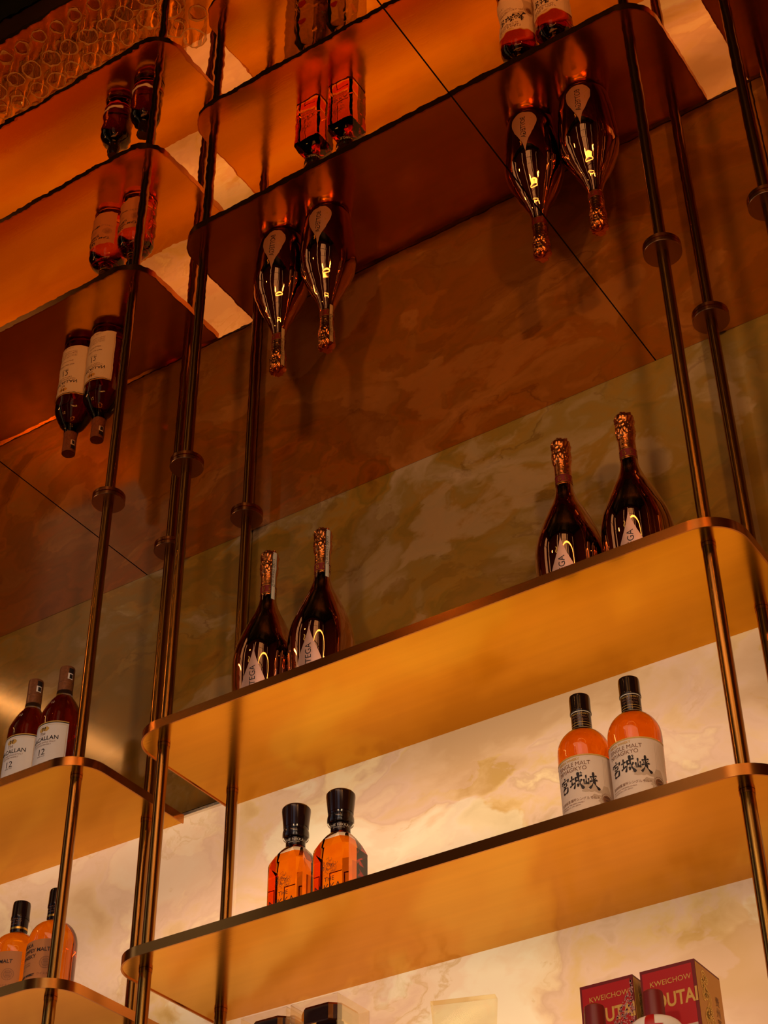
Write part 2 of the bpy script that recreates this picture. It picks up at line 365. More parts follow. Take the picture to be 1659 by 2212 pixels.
# ---------------------------------------------------------------- shelving units
def outline(x0, x1, yb, yf, R, n=12):
    p = [(x0, yb)]
    for i in range(n+1):
        a = PI + (PI/2)*i/n; p.append((x0+R+R*math.cos(a), yf+R+R*math.sin(a)))
    for i in range(n+1):
        a = 1.5*PI + (PI/2)*i/n; p.append((x1-R+R*math.cos(a), yf+R+R*math.sin(a)))
    p.append((x1, yb)); return p
def unit(x0, x1, xl, xr, label):
    base = empty('bar_shelving_unit', (x0, 0, -4.93)); tag(base, label, 'shelf')
    bz = -4.93
    for z in SHELF_Z:
        t = .0035
        oo = outline(0, x1-x0, YB, YF, .088); ii = outline(t, x1-x0-t, YB, YF+t, .088-t)
        pn = MB(); z0, z1 = z-bz+.0022, z-bz+H-.0008; n = len(ii)
        pn.add([(x, y, z0) for x, y in ii]+[(x, y, z1) for x, y in ii],
               [tuple(range(n)), tuple(range(n, 2*n))[::-1]]+[(i, n+i, n+(i+1) % n, (i+1) % n) for i in range(n)])
        sh = pn.build('shelf', 'brass_sheet', base, smooth=False)
        bm_ = MB(); za, zb = z-bz, z-bz+H; vs = []
        for (x, y) in oo: vs += [(x, y, za), (x, y, zb)]
        for (x, y) in ii: vs += [(x, y, za), (x, y, zb)]
        f = []
        for i in range(n-1):
            o0, o1, i0, i1 = 2*i, 2*i+2, 2*n+2*i, 2*n+2*i+2
            f += [(o0, o1, o1+1, o0+1), (i0, i0+1, i1+1, i1), (o0+1, o1+1, i1+1, i0+1), (o0, i0, i1, o1)]
        bm_.add(vs, f)
        bm_.build('edge_band', 'band', sh, sharp=35)
    for x in (xl, xr):
        for y in (YRF, YRB):
            rd = MB().lathe([(.0132, 1.63), (.0132, -bz)], 32, cx=x-x0, cy=y).build('post', 'brass', base)
            MB().lathe([(.0415, -bz-.0118), (.0424, -bz-.0108), (.0424, -bz-.0015), (.041, -bz-.0006)], 48, cx=x-x0, cy=y).build('ceiling_flange', 'bronze', rd)
            for z in SHELF_Z:
                MB().lathe([(.0142, z-bz-.006), (.0142, z-bz+.0015)], 32, cx=x-x0, cy=y).build('shade_ring', 'bronze', rd)  # dark ring stands in for the shade where rod meets shelf underside
unit(-2.865, -1.4215, -2.80, -1.4869, 'brass shelving unit on the left, its lower right corner at the frame edge')
unit(-1.29, .1538, -1.2325, .0813, 'brass shelving unit in the middle, the widest one seen, full of bottle pairs')
unit(.267, 1.71, .327, 1.645, 'brass shelving unit beyond the right edge, seen by its ceiling rod')

# ---------------------------------------------------------------- bottles
def body(name, root, prof, m, seg=56, sharp=40): return MB().lathe(prof, seg).build(name, m, root, sharp=sharp)

def bottega(tax):
    root = empty('sparkling_wine_bottle', (0, 0, 0))
    pr = [(0, .012), (.04, .004), (.054, 0), (.060, .003), (.0635, .012), (.0672, .04), (.0705, .07), (.0735, .105), (.0753, .14), (.0758, .165), (.0752, .18), (.0738, .192), (.0716, .205), (.0694, .215), (.0655, .227), (.0611, .240), (.0565, .253), (.0517, .265), (.0470, .2765), (.0418, .290), (.0358, .302), (.0307, .314), (.0262, .326), (.0221, .339), (.0196, .352), (.0183, .366), (.0179, .40), (.0179, .43), (0, .43)]
    b = MB().lathe(pr, 72).build('glass_body', 'copper', root, sharp=50)
    rf = interp(pr[3:-1])
    # drop-shaped label with upright lettering
    z0, z1 = .018, .186; c = .052; R = .034
    def w(t):
        z = z0+(z1-z0)*t
        if z < c: q = math.sqrt(max(0, R*R-(z-c)**2))
        else:
            s_ = (z-c)/(z1-c); q = R*(1-s_)**1.6*(1+.45*math.sin(PI*s_))
        return max(q, .0003)/R
    lab = MB().patch(rf, -R/.07, R/.07, z0, z1, 0, 16, 46, .0005, edge=w)
    lab.text('BOTTEGA', .0200, rf, .07, .084, 1, .0010, rot=True)
    lab.text('~', .03, rf, -.03, .146, 2, .0010, rot=True)
    lab.text('S', .012, rf, .25, .075, 2, .0010)
    for q_ in range(5): lab.text('))', .010, rf, .30+.02*q_, .05, 2, .0010) if q_ == 0 else None
    lab.build('label', ['pinklabel', 'ink', 'goldink'], b)
    fo = MB()
    fp = [(.0183, .350), (.0187, .352), (.0186, .39), (.0186, .418), (.0192, .424), (.0202, .430), (.0212, .436), (.0206, .441), (.0212, .447), (.0204, .452), (.0200, .458), (.0204, .464), (.0211, .470), (.0212, .478), (.0207, .484), (.0190, .489), (.013, .4925), (0, .4935)]
    fp2 = []
    for (a, z), (a2, z2) in zip(fp, fp[1:]):
        fp2 += [(a, z), ((a+a2)/2, (z+z2)/2)]
    fp2.append(fp[-1])
    vs0 = len(fo.v); fo.lathe(fp2, 72)
    for i in range(vs0, len(fo.v)):
        x, y, z = fo.v[i]; k = min(1, max(0, (z-.42)/.012)); n_ = noise.noise(Vector((x*190, y*190, z*150)))*.17*k
        fo.v[i] = (x*(1+n_), y*(1+n_), z+n_*.012)
    fo2 = fo.build('foil_capsule', 'foil', b, sharp=60)
    bd = MB().patch(lambda z: .0187, -PI, PI, .366, .388, 0, 48, 1, .0004)
    bd.patch(lambda z: .0187, -PI, PI, .3655, .367, 1, 48, 1, .0007); bd.patch(lambda z: .0187, -PI, PI, .387, .3885, 1, 48, 1, .0007)
    for a in (-1.1, -.25, .6, 1.45): bd.text('B', .017, lambda z: .0187, a, .371, 1, .0008)
    bd.build('neck_band', ['darkred', 'gold'], fo2)
    if tax:
        rfx = interp([(.0187, .34), (.0187, .42), (.0212, .436), (.0206, .456), (.0212, .476), (.021, .484)])
        t = MB().patch(rfx, .72, 1.20, .348, .482, 0, 6, 24, .0016)
        t.patch(rfx, .68, .73, .348, .482, 1, 1, 24, .0018); t.patch(rfx, 1.19, 1.24, .348, .482, 1, 1, 24, .0018)
        t.text('00 SERIES SPRITS', .0095, rfx, .98, .428, 2, .0022, rot=True)
        t.text('O', .011, rfx, .94, .384, 2, .0022)
        t.build('tax_strip', ['tax', 'teal', 'ink'], fo2)
    return root

def macallan():
    root = empty('whisky_bottle', (0, 0, 0))
    pr = [(0, .006), (.035, .002), (.050, 0), (.053, .003), (.0538, .010), (.0540, .10), (.0540, .20), (.0536, .24), (.0529, .258), (.0505, .2655), (.0478, .273), (.0435, .283), (.0385, .293), (.0328, .304), (.0262, .313), (.0222, .319), (.0205, .325), (.0203, .333), (.0185, .338), (.0185, .39), (0, .39)]
    b = MB().lathe(pr, 64).build('glass_body', 'glass', root, sharp=45)
    MB().lathe([(0, .010), (.046, .008), (.0505, .014), (.0512, .10), (.0512, .24), (.0495, .259), (.0445, .272), (.036, .289), (.026, .305), (.018, .318), (0, .318)], 56).build('whisky', 'whisky_deep', b, sharp=45)
    rf = interp(pr[2:-1])
    lb = MB().patch(rf, D(-66), D(66), .032, .221, 0, 36, 10, .0006)
    e = .0009
    for (a0, a1, z0, z1) in ((-66, 66, .2195, .2225), (61.5, 62.3, .038, .213), (-62.3, -61.5, .038, .213), (-62, 62, .2125, .2133)):
        lb.patch(rf, D(a0), D(a1), z0, z1, 2, 30, 1, e)
    lb.patch(rf, D(-66), D(66), .2172, .2198, 1, 30, 1, .001)
    for s_ in (-1, 1):
        lb.patch(rf, D(7*s_-9), D(7*s_+9), .196, .209, 2, 6, 4, .0008, edge=lambda t: .35+.65*math.sin(PI*t))
        lb.patch(rf, D(3.6*s_-2.4), D(3.6*s_+2.4), .203, .209, 1, 3, 3, .0011, edge=lambda t: 1-.5*t)
        lb.patch(rf, D(3.4*s_-2.0), D(3.4*s_+2.0), .198, .2015, 1, 3, 3, .0011, edge=lambda t: .5+.5*t)
    lb.text('The', .0135, rf, D(-2), .1855, 3, tilt=.12, sx=.8)
    lb.text('MACALLAN', .0160, rf, 0, .1705, 1, fat=.0002)
    lb.text('HIGHLAND SINGLE MALT', .0062, rf, 0, .1625, 3); lb.text('SCOTCH WHISKY', .0062, rf, 0, .1555, 3)
    lb.text('12', .0240, rf, 0, .1310, 1); lb.text('YEARS OLD', .0045, rf, 0, .1255, 1)
    lb.text('SHERRY OAK CASK', .0062, rf, 0, .104, 3); lb.text('MATURED IN JEREZ', .005, rf, 0, .090, 3)
    for k in range(4): lb.text('aged for twelve years in oak casks', .0046, rf, 0, .074-.006*k, 3)
    lb.text('70cl   43% vol', .0055, rf, 0, .038, 3)
    lb.build('label', ['paper', 'ink', 'goldink', 'brownink'], b)
    MB().text('12', .011, rf, D(8), .281, 0, .0012).build('shoulder_emblem', 'tax', b)
    cp = MB().lathe([(.0186, .3335), (.0194, .334), (.0193, .3572), (.0186, .358), (.0186, .3595), (.0193, .3602), (.0192, .402), (.0186, .4055), (0, .4062)], 48).build('cap', 'browncap', b)
    st = MB().patch(lambda z: .0193, D(52), D(92), .3665, .384, 0, 8, 1, .0007)
    st.patch(lambda z: .0193, D(64), D(88), .3685, .381, 1, 6, 1, .0011); st.patch(lambda z: .0193, D(56), D(98), .3845, .399, 1, 8, 1, .0006)
    st.build('cap_sticker', ['paper', 'ink'], cp)
    return root

# brush strokes (unit square, x right, y up; last number scales the stroke width)
KANJI = [
 [([(.50,1.0),(.53,.90)],1.2),([(.13,.84),(.06,.68)],1.1),([(.12,.80),(.5,.83),(.92,.86),(.80,.70)],.9),([(.32,.68),(.30,.50)],.9),([(.32,.67),(.70,.70),(.66,.52)],.9),([(.31,.51),(.66,.52)],.8),([(.48,.50),(.40,.38)],.9),([(.25,.36),(.27,.05)],1.1),([(.25,.36),(.55,.40),(.78,.38),(.70,.08)],1.1),([(.28,.08),(.70,.10)],1.1)],
 [([(.02,.60),(.38,.68)],1.0),([(.20,.88),(.19,.30)],1.1),([(.0,.24),(.2,.30),(.42,.42)],1.0),([(.42,.68),(.70,.74),(.98,.80)],1.0),([(.50,.72),(.47,.40),(.34,.06)],1.1),([(.49,.50),(.69,.54),(.66,.26),(.57,.30)],.9),([(.68,1.02),(.71,.60),(.84,.22),(1.04,-.04)],1.5),([(.93,.56),(.80,.34),(.60,.14)],1.0),([(.86,1.0),(.96,.90)],1.2)],
 [([(.20,.86),(.20,.34)],1.1),([(.04,.62),(.06,.32),(.36,.36)],1.0),([(.37,.66),(.35,.28)],1.0),([(.46,.72),(.74,.76),(.96,.78)],1.0),([(.56,.64),(.61,.54)],.9),([(.88,.66),(.78,.54)],.9),([(.42,.44),(.74,.50),(1.0,.52)],1.0),([(.72,1.02),(.72,.50),(.60,.22),(.40,.02)],1.2),([(.73,.46),(.86,.20),(1.12,-.06)],1.6)]]
def brush(mb, strokes, w_, h_, rf, ang, zc, wd):
    for pts, k in strokes:
        P = []
        for (a, b) in zip(pts, pts[1:]):
            for i in range(5): P.append((a[0]+(b[0]-a[0])*i/5, a[1]+(b[1]-a[1])*i/5))
        P.append(pts[-1]); n = len(P); L_ = []; 
        for i, (x, y) in enumerate(P):
            x0, y0 = P[max(0, i-1)]; x1, y1 = P[min(n-1, i+1)]
            dx, dy = (x1-x0)*w_, (y1-y0)*h_; l = math.hypot(dx, dy) or 1
            t = i/(n-1); ww = wd*k*.5*(.62+.38*math.cos(2*PI*t))*(1 if 0 < i < n-1 else .6)
            cx, cy = (x-.5)*w_, (y-.5)*h_
            L_.append(((cx-dy/l*ww, cy+dx/l*ww), (cx+dy/l*ww, cy-dx/l*ww)))
        vs = []
        for p, q in L_:
            for (x, y) in (p, q):
                z = zc+y; r_ = rf(z)+.0014; a = ang+x/r_; vs.append((r_*math.sin(a), -r_*math.cos(a), z))
        mb.add(vs, [(2*i, 2*i+1, 2*i+3, 2*i+2) for i in range(n-1)], 1)
def miyagikyo():
    root = empty('whisky_bottle', (0, 0, 0))
    pr = [(0, .006), (.036, .002), (.047, 0), (.0492, .003), (.0497, .012), (.0500, .12), (.0519, .212), (.0517, .220), (.0511, .228), (.0498, .235), (.0472, .242), (.0437, .249), (.0394, .255), (.0345, .2605), (.0294, .265), (.0232, .2695), (.0198, .274), (.0190, .279), (.0190, .32), (0, .32)]
    b = MB().lathe(pr, 64).build('glass_body', 'glass', root, sharp=45)
    MB().lathe([(0, .009), (.044, .008), (.0465, .014), (.0472, .12), (.0489, .212), (.0482, .226), (.0455, .238), (.0400, .249), (.0300, .259), (.018, .264), (0, .264)], 56).build('whisky', 'whisky', b, sharp=35)
    rf = interp(pr[2:-1])
    lb = MB().patch(rf, D(-100), D(100), .030, .192, 0, 48, 12, .0006)
    lb.patch(rf, D(-100), D(100), .1905, .1935, 4, 48, 1, .0011); lb.patch(rf, D(-100), D(100), .0285, .0308, 4, 48, 1, .0011)
    random.seed(3)
    for k in range(16):
        a = random.uniform(8, 58); z = .140-.0008*(a-8)+random.uniform(-.012, .010); w_ = random.uniform(5, 11); h_ = random.uniform(.004, .010)
        lb.patch(rf, D(a-w_), D(a+w_), z-h_/2, z+h_/2, 2, 8, 5, .0007+.00001*k, edge=lambda t: math.sin(PI*min(1, max(.04, t)))**.6)
    lb.patch(rf, D(44), D(92), .060, .128, 2, 16, 10, .00068, edge=lambda t: .25+.75*(1-t)**.7)
    for a in range(64, 92, 4): lb.patch(rf, D(a), D(a+.6), .128, .185, 2, 1, 4, .0009)
    for k in range(24):
        a0 = 2*PI*k/24; q = .0115; lb.text('.', .014, rf, D(68)+q*math.cos(a0)/.05, .100+q*math.sin(a0), 3, .0012)
    lb.patch(rf, D(68)-.19, D(68)+.19, .091, .109, 5, 10, 10, .0010, edge=lambda t: math.sqrt(max(.02, 1-(2*t-1)**2)))
    lb.text('SINCE', .004, rf, D(68), .103, 1, .0014); lb.text('1969', .0055, rf, D(68), .096, 1, .0014)
    lb.text('NIKKA WHISKY', .0072, rf, D(-14), .1825, 4, .0012, fat=.00015)
    lb.text('SINGLE MALT', .0118, rf, D(-3), .1712, 3, .0012); lb.text('MIYAGIKYO', .0118, rf, D(-7), .1605, 3, .0012)
    brush(lb, KANJI[0], .0250, .034, rf, D(-27), .1370, .0043)
    brush(lb, KANJI[1], .0270, .034, rf, D(2), .1390, .0043)
    brush(lb, KANJI[2], .0270, .034, rf, D(33), .1360, .0043)
    lb.text('\u5bae\u57ce\u5ce1\u84b8\u6e9c\u6240\u30b7\u30f3\u30b0\u30eb\u30e2\u30eb\u30c8', .0066, rf, D(3), .0985, 3, .0012)
    lb.text('DISTILLED BY THE NIKKA WHISKY', .0036, rf, D(-14), .0925, 3, .0012); lb.text('DISTILLING CO., LTD., JAPAN', .0036, rf, D(-18), .0880, 3, .0012)
    lb.text('\u30a6\u30a4\u30b9\u30ad\u30fc', .0068, rf, D(-32), .0720, 3, .0012)
    lb.build('label', ['cream', 'ink', 'beige', 'brownink', 'goldink', 'brownink'], b)
    nk = MB().lathe([(.0193, .272), (.0197, .2725), (.0197, .3085), (.0193, .309)], 48).build('neck_sleeve', 'blackcap', b)
    nt_ = MB()
    for z in (.2775, .2830): nt_.patch(lambda z: .0197, -PI, PI, z, z+.0008, 0, 40, 1, .0003)
    nt_.patch(lambda z: .0197, -PI, PI, .3068, .3090, 1, 40, 1, .0003)
    rn = lambda z: .0197
    nt_.text('NIKKA WHISKY', .0052, rn, D(20), .3005, 0, .0006); nt_.text('SINGLE MALT', .0062, rn, D(20), .2940, 2, .0006); nt_.text('MIYAGIKYO', .0062, rn, D(20), .2870, 2, .0006)
    nt_.build('neck_print', ['goldink', 'tax', 'brownink'], nk)
    MB().lathe([(.0195, .3092), (.0212, .3095), (.0214, .312), (.0206, .3165), (.0208, .342), (.0200, .3485), (.018, .3500), (0, .3505)], 48).build('cap', 'blackcap', b, sharp=30)
    return root

def sq_ring(a, z, c, blend=0.0, r_=.02, n=40):
    """chamfered square of half size a with chamfer c, blended towards a circle of radius r_"""
    P8 = [(a-c, -a), (a, -a+c), (a, a-c), (a-c, a), (-a+c, a), (-a, a-c), (-a, -a+c), (-a+c, -a)]
    pts = []
    for k in range(8):
        p, q = P8[k], P8[(k+1) % 8]
        m_ = 2 if k % 2 == 0 else 8
        for i in range(m_):
            t = i/m_; pts.append((p[0]+(q[0]-p[0])*t, p[1]+(q[1]-p[1])*t))
    out = []
    for x, y in pts:
        a_ = math.atan2(y, x); out.append((x*(1-blend)+r_*math.cos(a_)*blend, y*(1-blend)+r_*math.sin(a_)*blend, z))
    return out
def nikka():
    root = empty('whisky_bottle', (0, 0, 0))
    g = MB().rings([sq_ring(.0415, 0, .009), sq_ring(.0438, .003, .010), sq_ring(.0440, .172, .010), sq_ring(.0385, .190, .014, .12, .036), sq_ring(.0310, .205, .016, .35, .030), sq_ring(.024, .2145, .012, .75, .0225), sq_ring(.021, .217, .010, 1, .0200), sq_ring(.02, .236, .01, 1, .0200), sq_ring(.027, .2385, .01, 1, .0272), sq_ring(.028, .243, .01, 1, .0283), sq_ring(.028, .251, .01, 1, .0283), sq_ring(.027, .256, .01, 1, .0272)])
    b = g.build('glass_body', 'glass', root, sharp=18)
    MB().rings([sq_ring(.039, .010, .010), sq_ring(.0405, .014, .010), sq_ring(.0405, .166, .010), sq_ring(.036, .182, .012, .12, .034), sq_ring(.0300, .1945, .014, .35, .028), sq_ring(.0295, .1946, .014, .35, .0275)]).build('whisky', 'whisky_red', b, sharp=18)
    lb = MB(); y = -.0440-.0006
    def circ(cx, cz, q, w_, mi=0, n=28, squash=1.0, a0=0, a1=2*PI):
        vs = []
        for i in range(n+1):
            a = a0+(a1-a0)*i/n
            for rr in (q-w_, q+w_): vs.append((cx+rr*math.cos(a), y, cz+rr*math.sin(a)*squash))
        lb.add(vs, [(2*i, 2*i+1, 2*i+3, 2*i+2) for i in range(n)], mi)
    random.seed(11)
    for k in range(60):     # engraved crest: a swirl of fine scrolls
        t = random.random()*2*PI; rr = .018*math.sqrt(random.random())
        cx, cz = .002+rr*math.cos(t), .126+rr*math.sin(t)*1.0
        circ(cx, cz, random.uniform(.0012, .0042), .00026, 0, 12, 1, random.random()*6, random.random()*6+3)
    for q in (.0060, .0075): circ(.002, .126, q, .00022)
    for s_ in (-1, 1): circ(.002+s_*.014, .119, .0055, .0002, 0, 14, 1.3)
    lb.flat('THE', .0135, (.004, y, .094), (1, 0, 0), (0, 0, 1), 0); lb.flat('NIKKA', .0215, (.0, y, .073), (1, 0, 0), (0, 0, 1), 0)
    lb.flat('BLENDED WHISKY', .0065, (.0, y, .064), (1, 0, 0), (0, 0, 1), 0); lb.flat('TAILORED', .0085, (0, y, .050), (1, 0, 0), (0, 0, 1), 0)
    lb.build('front_print', ['ink'], b, smooth=False)
    # frame of the rear label seen through the glass
    bk = MB(); yb = .0446
    for bx_ in (((-.032, yb, .03), (.032, yb+.0006, .032)), ((-.032, yb, .14), (.032, yb+.0006, .142)), ((-.032, yb, .03), (-.030, yb+.0006, .142)), ((.030, yb, .03), (.032, yb+.0006, .142))): bk.box(*bx_)
    bk.build('rear_label', 'darkred', b, smooth=False)
    nk = MB().lathe([(.0203, .2185), (.0208, .219), (.0208, .2355), (.0203, .236)], 48).build('neck_sleeve', 'blackcap', b)
    nt_ = MB().text('THE NIKKA', .0088, lambda z: .0208, D(24), .2265, 0, .0006); nt_.text('BLENDED WHISKY', .0032, lambda z: .0208, D(24), .2225, 0, .0006)
    nt_.build('neck_print', ['tax'], nk)
    MB().lathe([(.0225, .2405), (.0240, .2565), (.0255, .262), (.0268, .2625), (.0308, .301), (.0305, .3065), (.028, .310), (0, .3105)], 56).build('stopper', 'corkcap', b, sharp=30)
    return root

def coffey():
    root = empty('whisky_bottle', (0, 0, 0))
    pr = [(0, .006), (.04, .002), (.0525, 0), (.0550, .003), (.0557, .010), (.0557, .165), (.0553, .174), (.0542, .183), (.0522, .191), (.0490, .199), (.0443, .2072), (.0382, .2138), (.0310, .219), (.0240, .2225), (.0200, .226), (.0190, .231), (.0190, .28), (0, .28)]
    b = MB().lathe(pr, 64).build('glass_body', 'glass', root, sharp=45)
    MB().lathe([(0, .011), (.047, .010), (.0508, .016), (.0512, .165), (.0500, .176), (.0462, .190), (.0400, .203), (.0290, .213), (.0180, .2195), (0, .2197)], 56).build('whisky', 'whisky_red', b, sharp=35)
    rf = interp(pr[2:-1])
    lb = MB().patch(rf, D(-62), D(60), .024, .163, 0, 32, 8, .0006)
    def left(t, size, z, mi=1, fat=0):
        v2, _ = text2d(t, size, .006, fat); w_ = max(x for x, y in v2)-min(x for x, y in v2)
        lb.text(t, size, rf, D(-40)+w_/2/.056, z, mi, .0012, fat=fat)
    left('NIKKA', .0125, .1480, 1, .0002); left('COFFEY MALT', .0125, .1345, 1, .0002); left('WHISKY', .0125, .1210, 1, .0002)
    left('nikka whisky distilling', .0040, .110, 2); left('MIYAGIKYO JAPAN', .0040, .1045, 2); left('70cl 45%', .0048, .096, 2)
    left('NIKKA WHISKY', .0068, .0800, 1, .0004); lb.text('\u30a6\u30a4\u30b9\u30ad\u30fc', .0068, rf, D(32), .0800, 2, .0012)
    for q in (.0135, .0085):
        n = 28; vs = []
        for i in range(n+1):
            a = 2*PI*i/n
            for rr in (q-.0004, q+.0004):
                zz = .108+rr*math.sin(a); a_ = D(33)+rr*math.cos(a)/.0563; vs.append((.0567*math.sin(a_), -.0567*math.cos(a_), zz))
        lb.add(vs, [(2*i, 2*i+1, 2*i+3, 2*i+2) for i in range(n)], 2)
    for k in range(18):
        a0 = 2*PI*k/18; lb.text('I', .0050, rf, D(33)+.0110*math.cos(a0)/.0563, .1062+.0110*math.sin(a0), 2, .0012)
    for k in range(5): lb.patch(rf, D(33)-.10, D(33)+.10, .1025+.0026*k, .1034+.0026*k, 2, 6, 1, .0012)
    lb.build('label', ['orange', 'ink', 'brownink'], b)
    nk = MB().lathe([(.0194, .2255), (.0199, .226), (.0199, .2600), (.0195, .2605)], 48).build('neck_sleeve', 'blackcap', b)
    nt_ = MB(); rn = lambda z: .0199
    nt_.patch(rn, -PI, PI, .2335, .2385, 0, 40, 1, .0004)
    for k, t in enumerate(('NIKKA', 'COFFEY MALT', 'WHISKY')): nt_.text(t, .0055, rn, D(8), .2560-.0062*k, 1, .0006)
    nt_.build('neck_print', ['gold', 'brownink'], nk)
    MB().lathe([(.0198, .2600), (.0212, .2605), (.0214, .2655), (.0209, .2680), (.0204, .2970), (.0192, .3030), (.016, .3045), (0, .305)], 48).build('cap', 'blackcap', b, sharp=30)
    return root

def round_dark():
    root = empty('liquor_bottle', (0, 0, 0))
    pr = [(0, .006), (.036, .002), (.045, 0), (.0485, .004), (.0490, .010), (.0490, .150), (.0480, .162), (.0455, .172), (.0410, .181), (.0340, .189), (.0260, .195), (.0200, .199), (.0180, .204), (.0180, .235), (0, .235)]
    b = MB().lathe(pr, 56).build('glass_body', 'smoke', root, sharp=45)
    MB().lathe([(0, .01), (.043, .01), (.0445, .014), (.0445, .115), (.040, .14), (.028, .168), (.018, .188), (0, .188)], 48).build('liquor', 'whisky_deep', b, sharp=40)
    rf = interp(pr[2:-1]); lb = MB()
    lb.patch(rf, -PI, PI, .030, .036, 0, 48, 1, .0006); lb.patch(rf, D(-60), D(60), .052, .066, 1, 24, 1, .0006); lb.patch(rf, -PI, PI, .0485, .0500, 2, 48, 1, .0006); lb.patch(rf, -PI, PI, .012, .0135, 2, 48, 1, .0006)
    lb.build('label', ['red', 'tax', 'darkred'], b)
    MB().lathe([(.019, .2), (.0205, .201), (.0205, .246), (.019, .250), (0, .2505)], 40).build('cap', 'blackcap', b)
    return root

def decanter():
    root = empty('crystal_decanter', (0, 0, 0))
    b = MB().rings([sq_ring(.040, 0, .016), sq_ring(.043, .004, .018), sq_ring(.043, .150, .018), sq_ring(.041, .215, .018), sq_ring(.034, .238, .014, .3, .034), sq_ring(.022, .255, .01, .9, .022), sq_ring(.02, .300, .01, 1, .020)]).build('glass_body', 'crystal', root, sharp=18)
    for (x, y, z, nx) in ((-.0436, 0, .075, 1), (.0436, 0, .075, 1), (0, -.0436, .075, 0), (0, -.0436, .165, 0), (.0436, 0, .165, 1)):
        n = 20; q = .013
        ring = [(x if nx else q*math.cos(2*PI*i/n), q*math.cos(2*PI*i/n) if nx else y, z+q*math.sin(2*PI*i/n)) for i in range(n)]
        dx = .002*(1 if x > 0 else -1) if nx else 0; dy = 0 if nx else -.002
        MB().rings([ring, [(a+dx, b_+dy, c) for a, b_, c in ring]]).build('wax_seal', 'red', b, sharp=30)
    MB().rings([sq_ring(.045, .322, .018), sq_ring(.047, .324, .019), sq_ring(.047, .352, .019), sq_ring(.044, .357, .018)]).build('stopper', 'chrome', b, sharp=18)
    MB().rings([sq_ring(.021, .300, .008), sq_ring(.026, .322, .010)]).build('stopper_neck', 'corkcap', b, sharp=18)
    return root
def case():
    t = .0012; a, h_ = .0545, .365
    m_ = MB()
    m_.box((-a, -a, .0), (a, -a+t, h_)); m_.box((-a, a-t, 0), (a, a, h_)); m_.box((-a, -a+t, 0), (-a+t, a-t, h_)); m_.box((a-t, -a+t, 0), (a, a-t, h_))
    return m_.build('display_case', 'acrylic', smooth=False)

def moutai_bottle():
    root = empty('liquor_bottle', (0, 0, 0))
    pr = [(0, .002), (.042, 0), (.0465, .004), (.0475, .012), (.0475, .130), (.0470, .140), (.0450, .149), (.0405, .156), (.0340, .161), (.0250, .165), (.0170, .168), (.0145, .172), (.0145, .20), (0, .20)]
    b = MB().lathe(pr, 64).build('porcelain_body', 'porcelain', root, sharp=45)
    rf = interp(pr[2:-1])
    lb = MB().patch(rf, D(-58), D(62), .030, .136, 0, 30, 6, .0006)
    lb.patch(rf, D(-58), D(62), .133, .137, 1, 30, 1, .0010); lb.patch(rf, D(8), D(62), .105, .130, 2, 20, 4, .0010)
    lb.build('label', ['boxwhite', 'gold', 'boxgold'], b)
    rb = MB().patch(rf, D(2), D(22), .028, .168, 0, 6, 40, .0014)
    rb.patch(rf, D(-30), D(40), .128, .141, 0, 20, 4, .0018, edge=lambda t: .25+.75*t)
    rb.text('\u4e2d\u56fd', .012, rf, D(12), .120, 1, .0024, rot=True)
    rb.build('ribbon', ['red', 'tax'], b)
    MB().lathe([(.0165, .164), (.0178, .165), (.0178, .2055), (.0170, .2110), (.0140, .2135), (0, .2140)], 48).build('cap', 'darkred', b)
    return root
